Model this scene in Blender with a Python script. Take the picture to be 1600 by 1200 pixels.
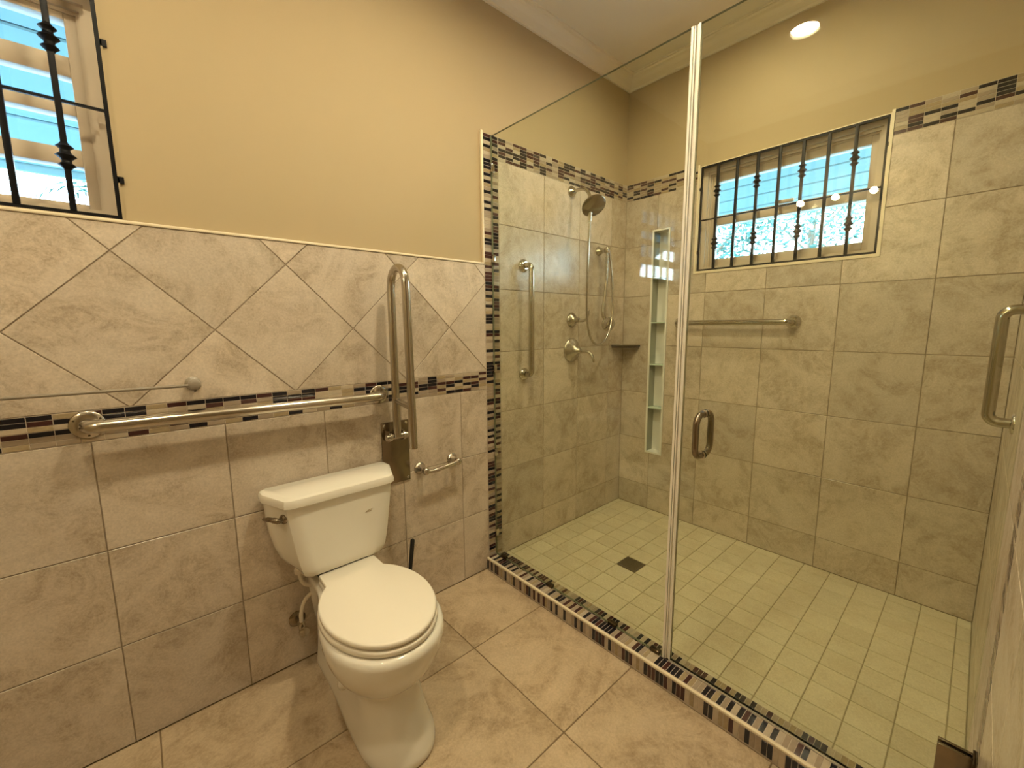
import bpy, bmesh, math, random
from mathutils import Vector, Matrix
random.seed(7)
for o in list(bpy.data.objects): bpy.data.objects.remove(o)
scene = bpy.context.scene
COL = scene.collection

# ------------------------------------------------------------------ camera
YAW, PITCH, ROLL, FPX = 0.842642, 0.139496, 0.0077017, 655.99
cam_d = bpy.data.cameras.new('camera'); cam = bpy.data.objects.new('camera', cam_d); COL.objects.link(cam)
cam_d.sensor_width = 36.0; cam_d.sensor_fit = 'HORIZONTAL'; cam_d.lens = FPX / 1600 * 36.0
cam_d.clip_start = 0.01; cam_d.clip_end = 200
def _cam():
    cy, sy, cp, sp = math.cos(YAW), math.sin(YAW), math.cos(PITCH), math.sin(PITCH)
    f = Vector((cy*cp, sy*cp, -sp)); r = Vector((sy, -cy, 0)); d = f.cross(r)
    cr, sr = math.cos(ROLL), math.sin(ROLL)
    R = cr*r + sr*d; D = -sr*r + cr*d
    m = Matrix((R, -D, -f)).transposed().to_4x4(); m.translation = Vector((0, 0, 1.35)); return m
cam.matrix_world = _cam()
scene.camera = cam

# ------------------------------------------------------------------ world, exposure
world = bpy.data.worlds.new('sky'); scene.world = world; world.use_nodes = True
def _world():
    nt = world.node_tree; N = nt.nodes; N.clear(); L = nt.links
    tc = N.new('ShaderNodeTexCoord'); sp = N.new('ShaderNodeSeparateXYZ'); L.new(tc.outputs['Generated'], sp.inputs[0])
    rp = N.new('ShaderNodeValToRGB'); L.new(sp.outputs['Z'], rp.inputs[0])
    e = rp.color_ramp.elements
    e[0].position = 0.0; e[0].color = (0.80, 0.95, 1.0, 1)
    e[1].position = 0.9; e[1].color = (0.22, 0.55, 1.0, 1)
    bg = N.new('ShaderNodeBackground'); L.new(rp.outputs[0], bg.inputs[0]); bg.inputs[1].default_value = 6.0
    out = N.new('ShaderNodeOutputWorld'); L.new(bg.outputs[0], out.inputs[0])
_world()
vs = scene.view_settings
vs.view_transform = 'Standard'; vs.look = 'None'; vs.gamma = 1.0; vs.use_curve_mapping = False
vs.exposure = 1.9
WARM = (1.0, 0.85, 0.55)
DOWNLIGHT_STRENGTH = 88.0
FILL_STRENGTH = 165.0  # added fill lamp between the room and shower downlights
SHOWERLIGHT_STRENGTH = 86.0
BULB_STRENGTH = 72.0

# ------------------------------------------------------------------ materials
def new_mat(name):
    m = bpy.data.materials.new(name); m.use_nodes = True
    return m, m.node_tree.nodes, m.node_tree.links, m.node_tree.nodes['Principled BSDF']
def plain(name, col, rough=0.5, metal=0.0, bump=0.0, bscale=60, coat=0.0, var=0.0, spec=0.5):
    m, N, L, b = new_mat(name)
    b.inputs['Base Color'].default_value = (*col, 1); b.inputs['Roughness'].default_value = rough
    b.inputs['Metallic'].default_value = metal; b.inputs['Coat Weight'].default_value = coat
    b.inputs['Specular IOR Level'].default_value = spec
    tc = N.new('ShaderNodeTexCoord'); nz = N.new('ShaderNodeTexNoise')
    nz.inputs['Scale'].default_value = bscale; nz.inputs['Detail'].default_value = 4
    L.new(tc.outputs['Object'], nz.inputs['Vector'])
    if bump:
        bp = N.new('ShaderNodeBump'); bp.inputs['Strength'].default_value = bump; bp.inputs['Distance'].default_value = 0.002
        L.new(nz.outputs['Fac'], bp.inputs['Height']); L.new(bp.outputs[0], b.inputs['Normal'])
    if var:
        mx = N.new('ShaderNodeMix'); mx.data_type = 'RGBA'
        mx.inputs['A'].default_value = (*[c*(1-var) for c in col], 1); mx.inputs['B'].default_value = (*[min(1, c*(1+var)) for c in col], 1)
        L.new(nz.outputs['Fac'], mx.inputs['Factor']); L.new(mx.outputs['Result'], b.inputs['Base Color'])
    return m
def stone(name, light, mid, dark, rough=0.3, amount=1.0, scale=1.0, vary=0.10):
    """travertine look: plain cloudy patches broken by brushed, swirling veins; every tile its own cut"""
    m, N, L, b = new_mat(name)
    tc = N.new('ShaderNodeTexCoord'); oi = N.new('ShaderNodeObjectInfo')
    mu = N.new('ShaderNodeMath'); mu.operation = 'MULTIPLY'; mu.inputs[1].default_value = 57.0
    L.new(oi.outputs['Random'], mu.inputs[0])
    ad = N.new('ShaderNodeVectorMath'); ad.operation = 'ADD'
    L.new(tc.outputs['Object'], ad.inputs[0]); L.new(mu.outputs[0], ad.inputs[1])
    def noise(sc, det, ro, dist):
        n = N.new('ShaderNodeTexNoise'); L.new(ad.outputs[0], n.inputs['Vector'])
        n.inputs['Scale'].default_value = sc*scale; n.inputs['Detail'].default_value = det
        n.inputs['Roughness'].default_value = ro; n.inputs['Distortion'].default_value = dist; return n
    def ramp(src, a, c, ca, cb):
        r = N.new('ShaderNodeValToRGB'); L.new(src, r.inputs[0]); e = r.color_ramp.elements
        e[0].position = a; e[0].color = (*ca, 1); e[1].position = c; e[1].color = (*cb, 1); return r
    cloud = noise(3.4, 4, .58, 1.6); swirl = noise(8.0, 12, .74, 2.2); fine = noise(60, 6, .75, 2.0)
    base = ramp(cloud.outputs['Fac'], .35, .65, mid, light)
    mask = ramp(cloud.outputs['Fac'], .42, .58, (1, 1, 1), (.32, .32, .32))
    veins = ramp(swirl.outputs['Fac'], .42, .60, (1, 1, 1), (0, 0, 0))
    sp = ramp(fine.outputs['Fac'], .38, .64, (1, 1, 1), (.25, .25, .25))
    m1 = N.new('ShaderNodeMath'); m1.operation = 'MULTIPLY'; L.new(mask.outputs[0], m1.inputs[0]); L.new(veins.outputs[0], m1.inputs[1])
    m2 = N.new('ShaderNodeMath'); m2.operation = 'MULTIPLY'; L.new(m1.outputs[0], m2.inputs[0]); L.new(sp.outputs[0], m2.inputs[1])
    m3 = N.new('ShaderNodeMath'); m3.operation = 'MULTIPLY'; L.new(m2.outputs[0], m3.inputs[0]); m3.inputs[1].default_value = amount
    mx = N.new('ShaderNodeMix'); mx.data_type = 'RGBA'; L.new(m3.outputs[0], mx.inputs['Factor'])
    L.new(base.outputs[0], mx.inputs['A']); mx.inputs['B'].default_value = (*dark, 1)
    hv = N.new('ShaderNodeHueSaturation'); L.new(mx.outputs['Result'], hv.inputs['Color'])
    mr = N.new('ShaderNodeMapRange'); L.new(oi.outputs['Random'], mr.inputs['Value'])
    mr.inputs['To Min'].default_value = 1-vary; mr.inputs['To Max'].default_value = 1+vary
    gr = noise(150, 3, .6, .4); gm = N.new('ShaderNodeMapRange'); L.new(gr.outputs['Fac'], gm.inputs['Value'])
    gm.inputs['From Min'].default_value = .3; gm.inputs['From Max'].default_value = .7; gm.inputs['To Min'].default_value = .90; gm.inputs['To Max'].default_value = 1.10
    gx = N.new('ShaderNodeMath'); gx.operation = 'MULTIPLY'; L.new(mr.outputs[0], gx.inputs[0]); L.new(gm.outputs[0], gx.inputs[1])
    L.new(gx.outputs[0], hv.inputs['Value']); L.new(hv.outputs[0], b.inputs['Base Color'])
    b.inputs['Roughness'].default_value = rough
    bp = N.new('ShaderNodeBump'); bp.inputs['Strength'].default_value = .12; bp.inputs['Distance'].default_value = .002
    L.new(swirl.outputs['Fac'], bp.inputs['Height']); L.new(bp.outputs[0], b.inputs['Normal'])
    return m
def glass(name, tint, refl=1.0):
    """clear sheet: straight-through transmission with Fresnel mirror reflection on each face"""
    m, N, L, b = new_mat(name); N.remove(b)
    out = N['Material Output']
    t = N.new('ShaderNodeBsdfTransparent'); t.inputs[0].default_value = (*tint, 1)
    g = N.new('ShaderNodeBsdfAnisotropic'); g.inputs['Roughness'].default_value = 0.0
    ge = N.new('ShaderNodeNewGeometry'); dt = N.new('ShaderNodeVectorMath'); dt.operation = 'DOT_PRODUCT'
    L.new(ge.outputs['Incoming'], dt.inputs[0]); L.new(ge.outputs['Normal'], dt.inputs[1])
    def mth(op, a, c):
        k = N.new('ShaderNodeMath'); k.operation = op
        for i, q in enumerate((a, c)):
            if q is None: continue
            if isinstance(q, float): k.inputs[i].default_value = q
            else: L.new(q, k.inputs[i])
        return k.outputs[0]
    ca = mth('ABSOLUTE', dt.outputs['Value'], None)
    fr = mth('ADD', mth('MULTIPLY', mth('POWER', mth('SUBTRACT', 1.0, ca), 5.0), .96), .04)   # Schlick, same from both faces
    fr = mth('MULTIPLY', fr, float(refl))
    mx = N.new('ShaderNodeMixShader'); L.new(fr, mx.inputs[0]); L.new(t.outputs[0], mx.inputs[1]); L.new(g.outputs[0], mx.inputs[2])
    L.new(mx.outputs[0], out.inputs[0]); return m
def emit(name, col, s):
    m, N, L, b = new_mat(name); N.remove(b)
    e = N.new('ShaderNodeEmission'); e.inputs[0].default_value = (*col, 1); e.inputs[1].default_value = s
    L.new(e.outputs[0], N['Material Output'].inputs[0]); return m

M = dict(
    paint=plain('wall_paint', (.445, .35, .208), .75, bump=.05, bscale=90),
    ceil=plain('ceiling_paint', (.80, .76, .66), .8, bump=.03),
    crown=plain('crown_paint', (.78, .72, .60), .5),
    tile=stone('wall_tile', (.64, .555, .46), (.575, .487, .39), (.33, .26, .185), .26, amount=.78),
    ftile=stone('floor_tile', (.54, .43, .30), (.47, .36, .24), (.26, .185, .11), .33, amount=.85, scale=.8),
    stile=stone('shower_floor_tile', (.66, .60, .44), (.62, .55, .39), (.50, .42, .28), .38, amount=.6, vary=.05),
    grout=plain('wall_grout', (.31, .25, .18), .85, bump=.2, bscale=200),
    fgrout=plain('floor_grout', (.20, .14, .08), .9, bump=.2, bscale=200),
    sgrout=plain('shower_grout', (.33, .28, .17), .9, bump=.2, bscale=200),
    mgrout=plain('mosaic_grout', (.55, .47, .38), .8, bump=.2, bscale=200),
    edge=plain('tile_edge_trim', (.80, .70, .52), .3),
    black=plain('mosaic_black_glass', (.010, .009, .014), .12),
    brown=plain('mosaic_brown_glass', (.055, .020, .018), .14),
    taupe=plain('mosaic_taupe_stone', (.33, .26, .19), .35, var=.2, bscale=80),
    beige=plain('mosaic_beige_stone', (.46, .38, .28), .35, var=.15, bscale=80),
    tan=plain('mosaic_tan_glass', (.36, .28, .17), .18, var=.25, bscale=120),
    china=plain('vitreous_china', (.80, .77, .70), .12, coat=.3),
    seat=plain('seat_plastic', (.84, .79, .70), .28),
    nickel=plain('brushed_nickel', (.53, .485, .42), .22, 1.0, bump=.03, bscale=300),
    chrome=plain('chrome', (.62, .59, .53), .12, 1.0),
    steel=plain('polished_steel', (.50, .46, .39), .16, 1.0),
    plate=plain('satin_steel_plate', (.28, .23, .17), .22, 1.0),
    darkm=plain('dark_bronze', (.10, .075, .045), .3, 1.0),
    iron=plain('black_iron', (.005, .005, .007), .45, bump=.1, bscale=150, spec=.2),
    blackp=plain('black_plastic', (.012, .012, .012), .4),
    vinyl=plain('white_vinyl', (.80, .76, .68), .35),
    wood=plain('painted_window_wood', (.56, .47, .36), .5, bump=.08, bscale=70),
    hose=plain('braided_hose', (.70, .62, .50), .4),
    acrylic=plain('dull_acrylic', (.27, .23, .18), .3),
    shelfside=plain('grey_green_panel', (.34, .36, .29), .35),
    white=plain('white_enamel', (.85, .84, .80), .3),
    mark=plain('maker_mark_ink', (.30, .22, .12), .5),
    drain=plain('drain_steel', (.20, .17, .12), .45, 1.0),
    eave=plain('sky_tinted_plank', (.16, .30, .34), .6, var=.05, bscale=20),  # white planks with the sky's blue cast put into the colour
    leaf=plain('leaf_green', (.03, .115, .09), .5, var=.4, bscale=2),
    palm=plain('palm_green', (.02, .10, .06), .5, var=.3, bscale=2),
    bark=plain('bark', (.20, .15, .11), .9, bump=.4, bscale=20),
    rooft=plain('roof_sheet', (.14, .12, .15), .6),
    ground=plain('ground_outside', (.30, .31, .30), .9, var=.2, bscale=1),
    rend=plain('outside_render', (.3, .28, .25), .9),
    glass=glass('shower_glass', (.952, .970, .905)),
    gedge=plain('glass_cut_edge', (.15, .16, .10), .12),
    wglass=glass('window_glass', (.95, .98, .99)),
    shelfg=plain('shelf_glass', (.55, .66, .56), .08),
    lampon=emit('downlight_glow', WARM, DOWNLIGHT_STRENGTH),
    fillon=emit('added_fill_glow', WARM, FILL_STRENGTH),
    showeron=emit('shower_downlight_glow', WARM, SHOWERLIGHT_STRENGTH),
    bulbon=emit('bulb_glow', WARM, BULB_STRENGTH),
)

# ------------------------------------------------------------------ object helpers
def link(name, me, parent=None, mat=None, smooth=False):
    o = bpy.data.objects.new(name, me); COL.objects.link(o)
    if mat is not None and not me.materials: me.materials.append(mat)
    if parent is not None: o.parent = parent
    if smooth:
        for p in me.polygons: p.use_smooth = True
    return o
def finish(bm, name, mat, parent=None, smooth=False, angle=None):
    bmesh.ops.recalc_face_normals(bm, faces=bm.faces[:])
    me = bpy.data.meshes.new(name); bm.to_mesh(me); bm.free()
    o = link(name, me, parent, mat, smooth or angle is not None)
    if angle is not None: me.set_sharp_from_angle(angle=math.radians(angle))
    return o
def tag(o, label, cat, group=None, kind=None):
    o['label'] = label; o['category'] = cat
    if group: o['group'] = group
    if kind: o['kind'] = kind
    return o
def empty(name, loc, label, cat, group=None):
    o = bpy.data.objects.new(name, None); COL.objects.link(o); o.location = loc; o.empty_display_size = .05
    tag(o, label, cat, group); return o
def structure(o, label, cat):
    o['kind'] = 'structure'; o['label'] = label; o['category'] = cat; return o
def settle(o, parent):
    """parent a mesh built in world coordinates under a thing without moving it"""
    o.parent = parent; bpy.context.view_layer.update() if False else None
    o.location = -parent.location if parent.parent is None else Vector((0, 0, 0)); return o
def b_box(bm, a, c):
    x0, y0, z0 = [min(p, q) for p, q in zip(a, c)]; x1, y1, z1 = [max(p, q) for p, q in zip(a, c)]
    v = [bm.verts.new(p) for p in ((x0,y0,z0),(x1,y0,z0),(x1,y1,z0),(x0,y1,z0),(x0,y0,z1),(x1,y0,z1),(x1,y1,z1),(x0,y1,z1))]
    for f in ((0,3,2,1),(4,5,6,7),(0,1,5,4),(1,2,6,5),(2,3,7,6),(3,0,4,7)): bm.faces.new([v[i] for i in f])
    return v
def b_bevel(bm, w, seg=2):
    bmesh.ops.bevel(bm, geom=bm.edges[:], offset=w, segments=seg, affect='EDGES', profile=.5, clamp_overlap=True)
def box(name, a, c, mat, parent=None, bevel=0, seg=2):
    bm = bmesh.new(); b_box(bm, a, c)
    if bevel: b_bevel(bm, bevel, seg)
    o = finish(bm, name, mat, None, angle=40 if bevel else None)
    if parent is not None: settle(o, parent)
    return o
def b_tube(bm, pts, r, seg=12, caps=True):
    pts = [Vector(p) for p in pts]; n = len(pts); rs = r if isinstance(r, (list, tuple)) else [r]*n
    T = []
    for i in range(n):
        t = (pts[min(i+1, n-1)] - pts[max(i-1, 0)]); T.append(t.normalized())
    up = Vector((0, 0, 1)) if abs(T[0].z) < .9 else Vector((1, 0, 0))
    nv = T[0].cross(up).normalized(); rings = []
    for i in range(n):
        nv = (nv - T[i]*nv.dot(T[i])).normalized(); bv = T[i].cross(nv)
        rings.append([bm.verts.new(pts[i] + rs[i]*(math.cos(2*math.pi*k/seg)*nv + math.sin(2*math.pi*k/seg)*bv)) for k in range(seg)])
    for a, c in zip(rings, rings[1:]):
        for k in range(seg): bm.faces.new((a[k], a[(k+1) % seg], c[(k+1) % seg], c[k]))
    if caps: bm.faces.new(rings[0][::-1]); bm.faces.new(rings[-1])
def tube(name, pts, r, mat, parent=None, seg=14):
    bm = bmesh.new(); b_tube(bm, pts, r, seg)
    o = finish(bm, name, mat, None, angle=50)
    if parent is not None: settle(o, parent)
    return o
def b_lathe(bm, origin, axis, prof, seg=24):
    """prof: list of (distance along axis, radius)"""
    ax = Vector(axis).normalized(); o = Vector(origin)
    u = ax.orthogonal().normalized(); v = ax.cross(u); rings = []
    for d, r in prof:
        if r < 1e-6: rings.append([bm.verts.new(o + ax*d)])
        else: rings.append([bm.verts.new(o + ax*d + r*(math.cos(2*math.pi*k/seg)*u + math.sin(2*math.pi*k/seg)*v)) for k in range(seg)])
    for a, c in zip(rings, rings[1:]):
        if len(a) == 1 and len(c) == 1: continue
        for k in range(seg):
            if len(a) == 1: bm.faces.new((a[0], c[(k+1) % seg], c[k]))
            elif len(c) == 1: bm.faces.new((a[k], a[(k+1) % seg], c[0]))
            else: bm.faces.new((a[k], a[(k+1) % seg], c[(k+1) % seg], c[k]))
    if len(rings[0]) > 1: bm.faces.new(rings[0][::-1])
    if len(rings[-1]) > 1: bm.faces.new(rings[-1])
def lathe(name, origin, axis, prof, mat, parent=None, seg=24):
    bm = bmesh.new(); b_lathe(bm, origin, axis, prof, seg)
    o = finish(bm, name, mat, None, angle=45)
    if parent is not None: settle(o, parent)
    return o
def fillet(pts, r, n=8):
    pts = [Vector(p) for p in pts]; out = [pts[0]]
    for i in range(1, len(pts)-1):
        p, a, c = pts[i], pts[i-1], pts[i+1]
        da, dc = (a-p), (c-p); la, lc = da.length, dc.length; da.normalize(); dc.normalize()
        ang = da.angle(dc); t = min(r/math.tan(ang/2), la*.49 if i > 1 else la*.98, lc*.49 if i < len(pts)-2 else lc*.98)
        rr = t*math.tan(ang/2); cen = p + (da+dc).normalized()*(rr/math.sin(ang/2))
        s, e = p+da*t-cen, p+dc*t-cen; tot = s.angle(e)
        if tot < 1e-4: out.append(p); continue
        axis = s.cross(e).normalized()
        for k in range(n+1): out.append(cen + Matrix.Rotation(tot*k/n, 3, axis) @ s)
    out.append(pts[-1]); return out
def smooth_path(pts, n=8):
    P = [Vector(p) for p in pts]; P = [2*P[0]-P[1]] + P + [2*P[-1]-P[-2]]; out = []
    for i in range(1, len(P)-2):
        for k in range(n):
            t = k/n; a, b, c, d = P[i-1], P[i], P[i+1], P[i+2]
            out.append(.5*((2*b) + (c-a)*t + (2*a-5*b+4*c-d)*t*t + (3*b-a-3*c+d)*t**3))
    out.append(P[-2]); return out
def b_loft(bm, rings, cap0=True, cap1=True):
    R = [[bm.verts.new(p) for p in r] for r in rings]; n = len(R[0])
    for a, c in zip(R, R[1:]):
        for k in range(n): bm.faces.new((a[k], a[(k+1) % n], c[(k+1) % n], c[k]))
    if cap0: bm.faces.new(R[0][::-1])
    if cap1: bm.faces.new(R[-1])

# tiles: chamfered slabs from any planar polygon, mesh data shared between alike pieces
_cache = {}
def slab(name, poly, n, th, ch, mat, parent):
    n = Vector(n); P = [Vector(p) for p in poly]
    nn = Vector((0, 0, 0))
    for i in range(len(P)): nn += P[i].cross(P[(i+1) % len(P)])
    if nn.dot(n) < 0: P.reverse()
    c = sum(P, Vector((0, 0, 0)))/len(P); loc = [p-c for p in P]
    key = (mat.name, tuple(round(x, 4) for p in loc for x in p), tuple(n))
    me = _cache.get(key)
    if me is None:
        m = len(loc); V = []; F = []
        if ch > 0:
            ins = []
            for i in range(m):
                a, b, d = loc[i-1], loc[i], loc[(i+1) % m]
                e1 = (b-a).normalized(); e2 = (d-b).normalized()
                n1 = n.cross(e1); n2 = n.cross(e2); k = n1+n2
                ins.append(b + k*(ch/max(.35, 1+n1.dot(n2))))
            V = [p - n*th for p in loc] + [p - n*ch for p in loc] + ins
            for i in range(m):
                j = (i+1) % m; F.append((i, j, m+j, m+i)); F.append((m+i, m+j, 2*m+j, 2*m+i))
            F.append(tuple(range(2*m, 3*m)))
        else:
            V = [p - n*th for p in loc] + loc
            for i in range(m): F.append((i, (i+1) % m, m+(i+1) % m, m+i))
            F.append(tuple(range(m, 2*m)))
        me = bpy.data.meshes.new(name); me.from_pydata([tuple(v) for v in V], [], F); me.materials.append(mat); me.update()
        _cache[key] = me
    o = link(name, me, parent); o.location = c; return o
def clip_poly(poly, lo, hi):
    def cut(P, k, val, keep):
        out = []
        for i in range(len(P)):
            a, b = P[i-1], P[i]; ia, ib = keep(a[k], val), keep(b[k], val)
            if ia != ib:
                t = (val-a[k])/(b[k]-a[k]); out.append((a[0]+t*(b[0]-a[0]), a[1]+t*(b[1]-a[1])))
            if ib: out.append(b)
        return out
    for k in (0, 1):
        if poly: poly = cut(poly, k, lo[k], lambda v, w: v >= w)
        if poly: poly = cut(poly, k, hi[k], lambda v, w: v <= w)
    res = []
    for p in poly:
        if not res or math.hypot(p[0]-res[-1][0], p[1]-res[-1][1]) > .003: res.append(p)
    if len(res) > 2 and math.hypot(res[0][0]-res[-1][0], res[0][1]-res[-1][1]) < .003: res.pop()
    return res
def area(P): return abs(sum(P[i-1][0]*P[i][1]-P[i][0]*P[i-1][1] for i in range(len(P))))/2
def rect(a0, a1, b0, b1): return [(a0, b0), (a1, b0), (a1, b1), (a0, b1)]
def rect_minus(r, holes):
    """split an axis rectangle (a0,a1,b0,b1) around holes into rectangles"""
    out = [r]
    for h in holes:
        nx = []
        for a0, a1, b0, b1 in out:
            if h[0] >= a1 or h[1] <= a0 or h[2] >= b1 or h[3] <= b0: nx.append((a0, a1, b0, b1)); continue
            if b0 < h[2]: nx.append((a0, a1, b0, h[2]))
            if b1 > h[3]: nx.append((a0, a1, h[3], b1))
            m0, m1 = max(b0, h[2]), min(b1, h[3])
            if a0 < h[0]: nx.append((a0, h[0], m0, m1))
            if a1 > h[1]: nx.append((h[1], a1, m0, m1))
        out = [q for q in nx if q[1]-q[0] > .004 and q[3]-q[2] > .004]
    return out
G = .0015   # half joint
def tile_grid(name, xs, zs, at, n, th, mat, parent, holes=(), ch=.0012, g=G, mesh_name=None):
    for i in range(len(xs)-1):
        for j in range(len(zs)-1):
            r = (xs[i]+g, xs[i+1]-g, zs[j]+g, zs[j+1]-g)
            parts = rect_minus(r, holes)
            if not parts: continue
            if len(parts) == 1:
                slab(name, [at(*p) for p in rect(*parts[0])], n, th, ch, mat, parent)
            else:   # a tile notched around an opening: one piece
                bm = bmesh.new(); c = Vector(at((r[0]+r[1])/2, (r[2]+r[3])/2)); nv = Vector(n)
                for q in parts:
                    f = [Vector(at(*p))-c for p in rect(*q)]
                    lo = Vector([min(p[k] for p in f+[w-nv*th for w in f]) for k in range(3)])
                    hi = Vector([max(p[k] for p in f+[w-nv*th for w in f]) for k in range(3)])
                    b_box(bm, lo, hi)
                o = finish(bm, name, mat, parent); o.location = c
MOS = ['black']*26 + ['brown']*20 + ['taupe']*20 + ['beige']*20 + ['tan']*14
def mosaic(a_edges, b_edges, at, n, parent, holes=(), th=.006):
    g = .0009
    for i in range(len(a_edges)-1):
        for j in range(len(b_edges)-1):
            r = (a_edges[i]+g, a_edges[i+1]-g, b_edges[j]+g, b_edges[j+1]-g)
            for q in rect_minus(r, holes):
                slab('mosaic_tile', [at(*p) for p in rect(*q)], n, th, .0006, M[random.choice(MOS)], parent)
def steps(a, b, n): return [a+(b-a)*i/n for i in range(n+1)]

# ------------------------------------------------------------------ setting
YA, XB, YC = 1.73, 2.612, -.087            # faces of the tiles on the three visible walls
TH = .010                                   # tile thickness
XD, YE, XS = -1.0, -1.5, .66                # unseen walls: behind the camera, far rear, end of the partition
ZC = 2.938                                  # ceiling
WA = (-.845, .012, 1.664, 2.276)            # window opening, left wall (x, z)
WB = (.372, 1.228, 1.664, 2.276)            # window opening, shower wall (y, z)
NI = (1.402, 1.522, .457, 1.958)            # shelf niche (y, z)
XG = 1.413                                  # shower glass plane
ZS = .045                                   # shower floor
ZK = .066                                   # kerb top
def wall_cells(bm, a_rng, z_rng, holes, d0, d1, axis):
    for a0, a1, b0, b1 in rect_minus((*a_rng, *z_rng), holes):
        if axis == 'y': b_box(bm, (a0, d0, b0), (a1, d1, b1))
        else: b_box(bm, (d0, a0, b0), (d1, a1, b1))
bm = bmesh.new(); wall_cells(bm, (XD-.14, XB+.17), (-.1, ZC+.1), [WA], YA+TH, YA+.16, 'y')
wall_left = structure(finish(bm, 'wall_left', M['paint']), 'long cream painted wall tiled halfway up behind the toilet', 'wall')
bm = bmesh.new(); wall_cells(bm, (YC-.13, YA+TH), (-.1, ZC+.1), [WB, NI], XB+TH, XB+.16, 'x')
b_box(bm, (XB+.100, NI[0]-.02, NI[2]-.02), (XB+.12, NI[1]+.02, NI[3]+.02))
wall_right = structure(finish(bm, 'wall_right', M['paint']), 'shower back wall with barred window, tiled below cream paint', 'wall')
bm = bmesh.new(); b_box(bm, (XS, YC-TH, -.1), (XB+.17, YC-.13, ZC+.1))
wall_near = structure(finish(bm, 'wall_near', M['paint']), 'tiled shower end wall at the right edge of the picture', 'wall')
bm = bmesh.new(); b_box(bm, (XD-.14, YE-.14, -.1), (XD, YA+TH, ZC+.1))
wall_behind = structure(finish(bm, 'wall_behind', M['paint']), 'cream painted wall behind the camera carrying the vanity light', 'wall')
bm = bmesh.new(); b_box(bm, (XD, YE-.14, -.1), (XS+.12, YE, ZC+.1)); b_box(bm, (XS, YE, -.1), (XS+.12, YC-.13, ZC+.1))
wall_rear = structure(finish(bm, 'wall_rear', M['paint']), 'cream painted return wall out of the picture to the rear', 'wall')
bm = bmesh.new(); LIGHTS = ((-.07, .82, 'round recessed ceiling downlight, seen mirrored in the shower door'), (.95, .82, 'added fill light shaped as a recessed downlight above the toilet side, out of the picture'), (1.98, .86, 'round recessed ceiling downlight above the shower, out of the picture'))  # the middle one is an added fill, evening out the left wall
for a0, a1, b0, b1 in rect_minus((XD-.14, XB+.17, YE-.14, YA+.16), [(x-.066, x+.066, y-.066, y+.066) for x, y, _ in LIGHTS]): b_box(bm, (a0, b0, ZC), (a1, b1, ZC+.12))
ceiling = structure(finish(bm, 'ceiling', M['ceil']), 'flat pale ceiling over the whole bathroom', 'ceiling')
bm = bmesh.new(); b_box(bm, (XD, YE, -.12), (1.352, YA+TH, -.0025))
floor = structure(finish(bm, 'floor', M['fgrout']), 'bathroom floor of large square mottled brown tiles', 'floor')
bm = bmesh.new(); b_box(bm, (1.352, YC-TH, -.12), (XB+TH, YA+TH, ZS-.0025))
floor_shower = structure(finish(bm, 'floor_shower', M['sgrout']), 'shower floor of small square cream tiles', 'floor')

atA = lambda a, b: (a, YA, b); nA = (0, -1, 0)
atB = lambda a, b: (XB, a, b); nB = (-1, 0, 0)
atC = lambda a, b: (a, YC, b); nC = (0, 1, 0)
def panel(name, poly_rects, at, n, d0, d1, mat, parent):
    bm = bmesh.new(); n = Vector(n)
    for q in poly_rects:
        f = [Vector(at(*p)) for p in rect(*q)]; pts = [p-n*d0 for p in f]+[p-n*d1 for p in f]
        b_box(bm, [min(p[k] for p in pts) for k in range(3)], [max(p[k] for p in pts) for k in range(3)])
    return finish(bm, name, mat, parent)
# grout beds
panel('grout_bed', [(XD, 1.362, 0, 1.017), (XD, 1.362, 1.111, 1.656)], atA, nA, .0028, TH, M['grout'], wall_left)
panel('grout_bed', [(1.46, XB+TH, ZS-.01, 2.175)], atA, nA, .0028, TH, M['grout'], wall_left)
panel('grout_bed', rect_minus((YC-TH, YA+TH, ZS-.01, 2.175), [WB, NI]), atB, nB, .0028, TH, M['grout'], wall_right)
panel('grout_bed', [(XS, 1.362, 0, 2.285), (1.46, XB+TH, ZS-.01, 2.285)], atC, nC, .0028, TH, M['grout'], wall_near)
# big wall tiles
tile_grid('wall_tile', [XD, -.789, -.458, -.127, .204, .535, .866, 1.195, 1.362], [0, .346, .672, 1.017], atA, nA, TH, M['tile'], wall_left)
ROWS = [ZS, .2155, .546, .876, 1.207, 1.537, 1.868, 2.175]
tile_grid('wall_tile', [1.46, 1.796, 2.113, 2.444, XB], ROWS, atA, nA, TH, M['tile'], wall_left)
tile_grid('wall_tile', [YC, .167, .499, .830, 1.161, 1.492, YA], ROWS, atB, nB, TH, M['tile'], wall_right, holes=[(WB[0]-.012, WB[1]+.012, WB[2]-.012, 3), (NI[0]-.004, NI[1]+.004, NI[2]-.004, NI[3]+.004)])
tile_grid('wall_tile', [1.46, 1.796, 2.113, 2.444, XB], ROWS+[2.285], atC, nC, TH, M['tile'], wall_near)
tile_grid('wall_tile', [XS, .70, 1.031, 1.362], [0]+ROWS[1:]+[2.285], atC, nC, TH, M['tile'], wall_near)
# diagonal wall tiles: lines x-z = -1.605+.468k and x+z = 1.545+.468m
D = .468
for k in range(-4, 5):
    for m in range(-6, 6):
        s, t = -1.605+D*(k+.5), 1.545+D*(m+.5); cx, cz = (s+t)/2, (t-s)/2
        h = D/2 - G*1.414
        P = clip_poly([(cx-h, cz), (cx, cz-h), (cx+h, cz), (cx, cz+h)], (XD, 1.112), (1.361, 1.655))
        if len(P) < 3 or area(P) < .0006: continue
        slab('diagonal_tile', [atA(*p) for p in P], nA, TH, .0012, M['tile'], wall_left)
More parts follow.
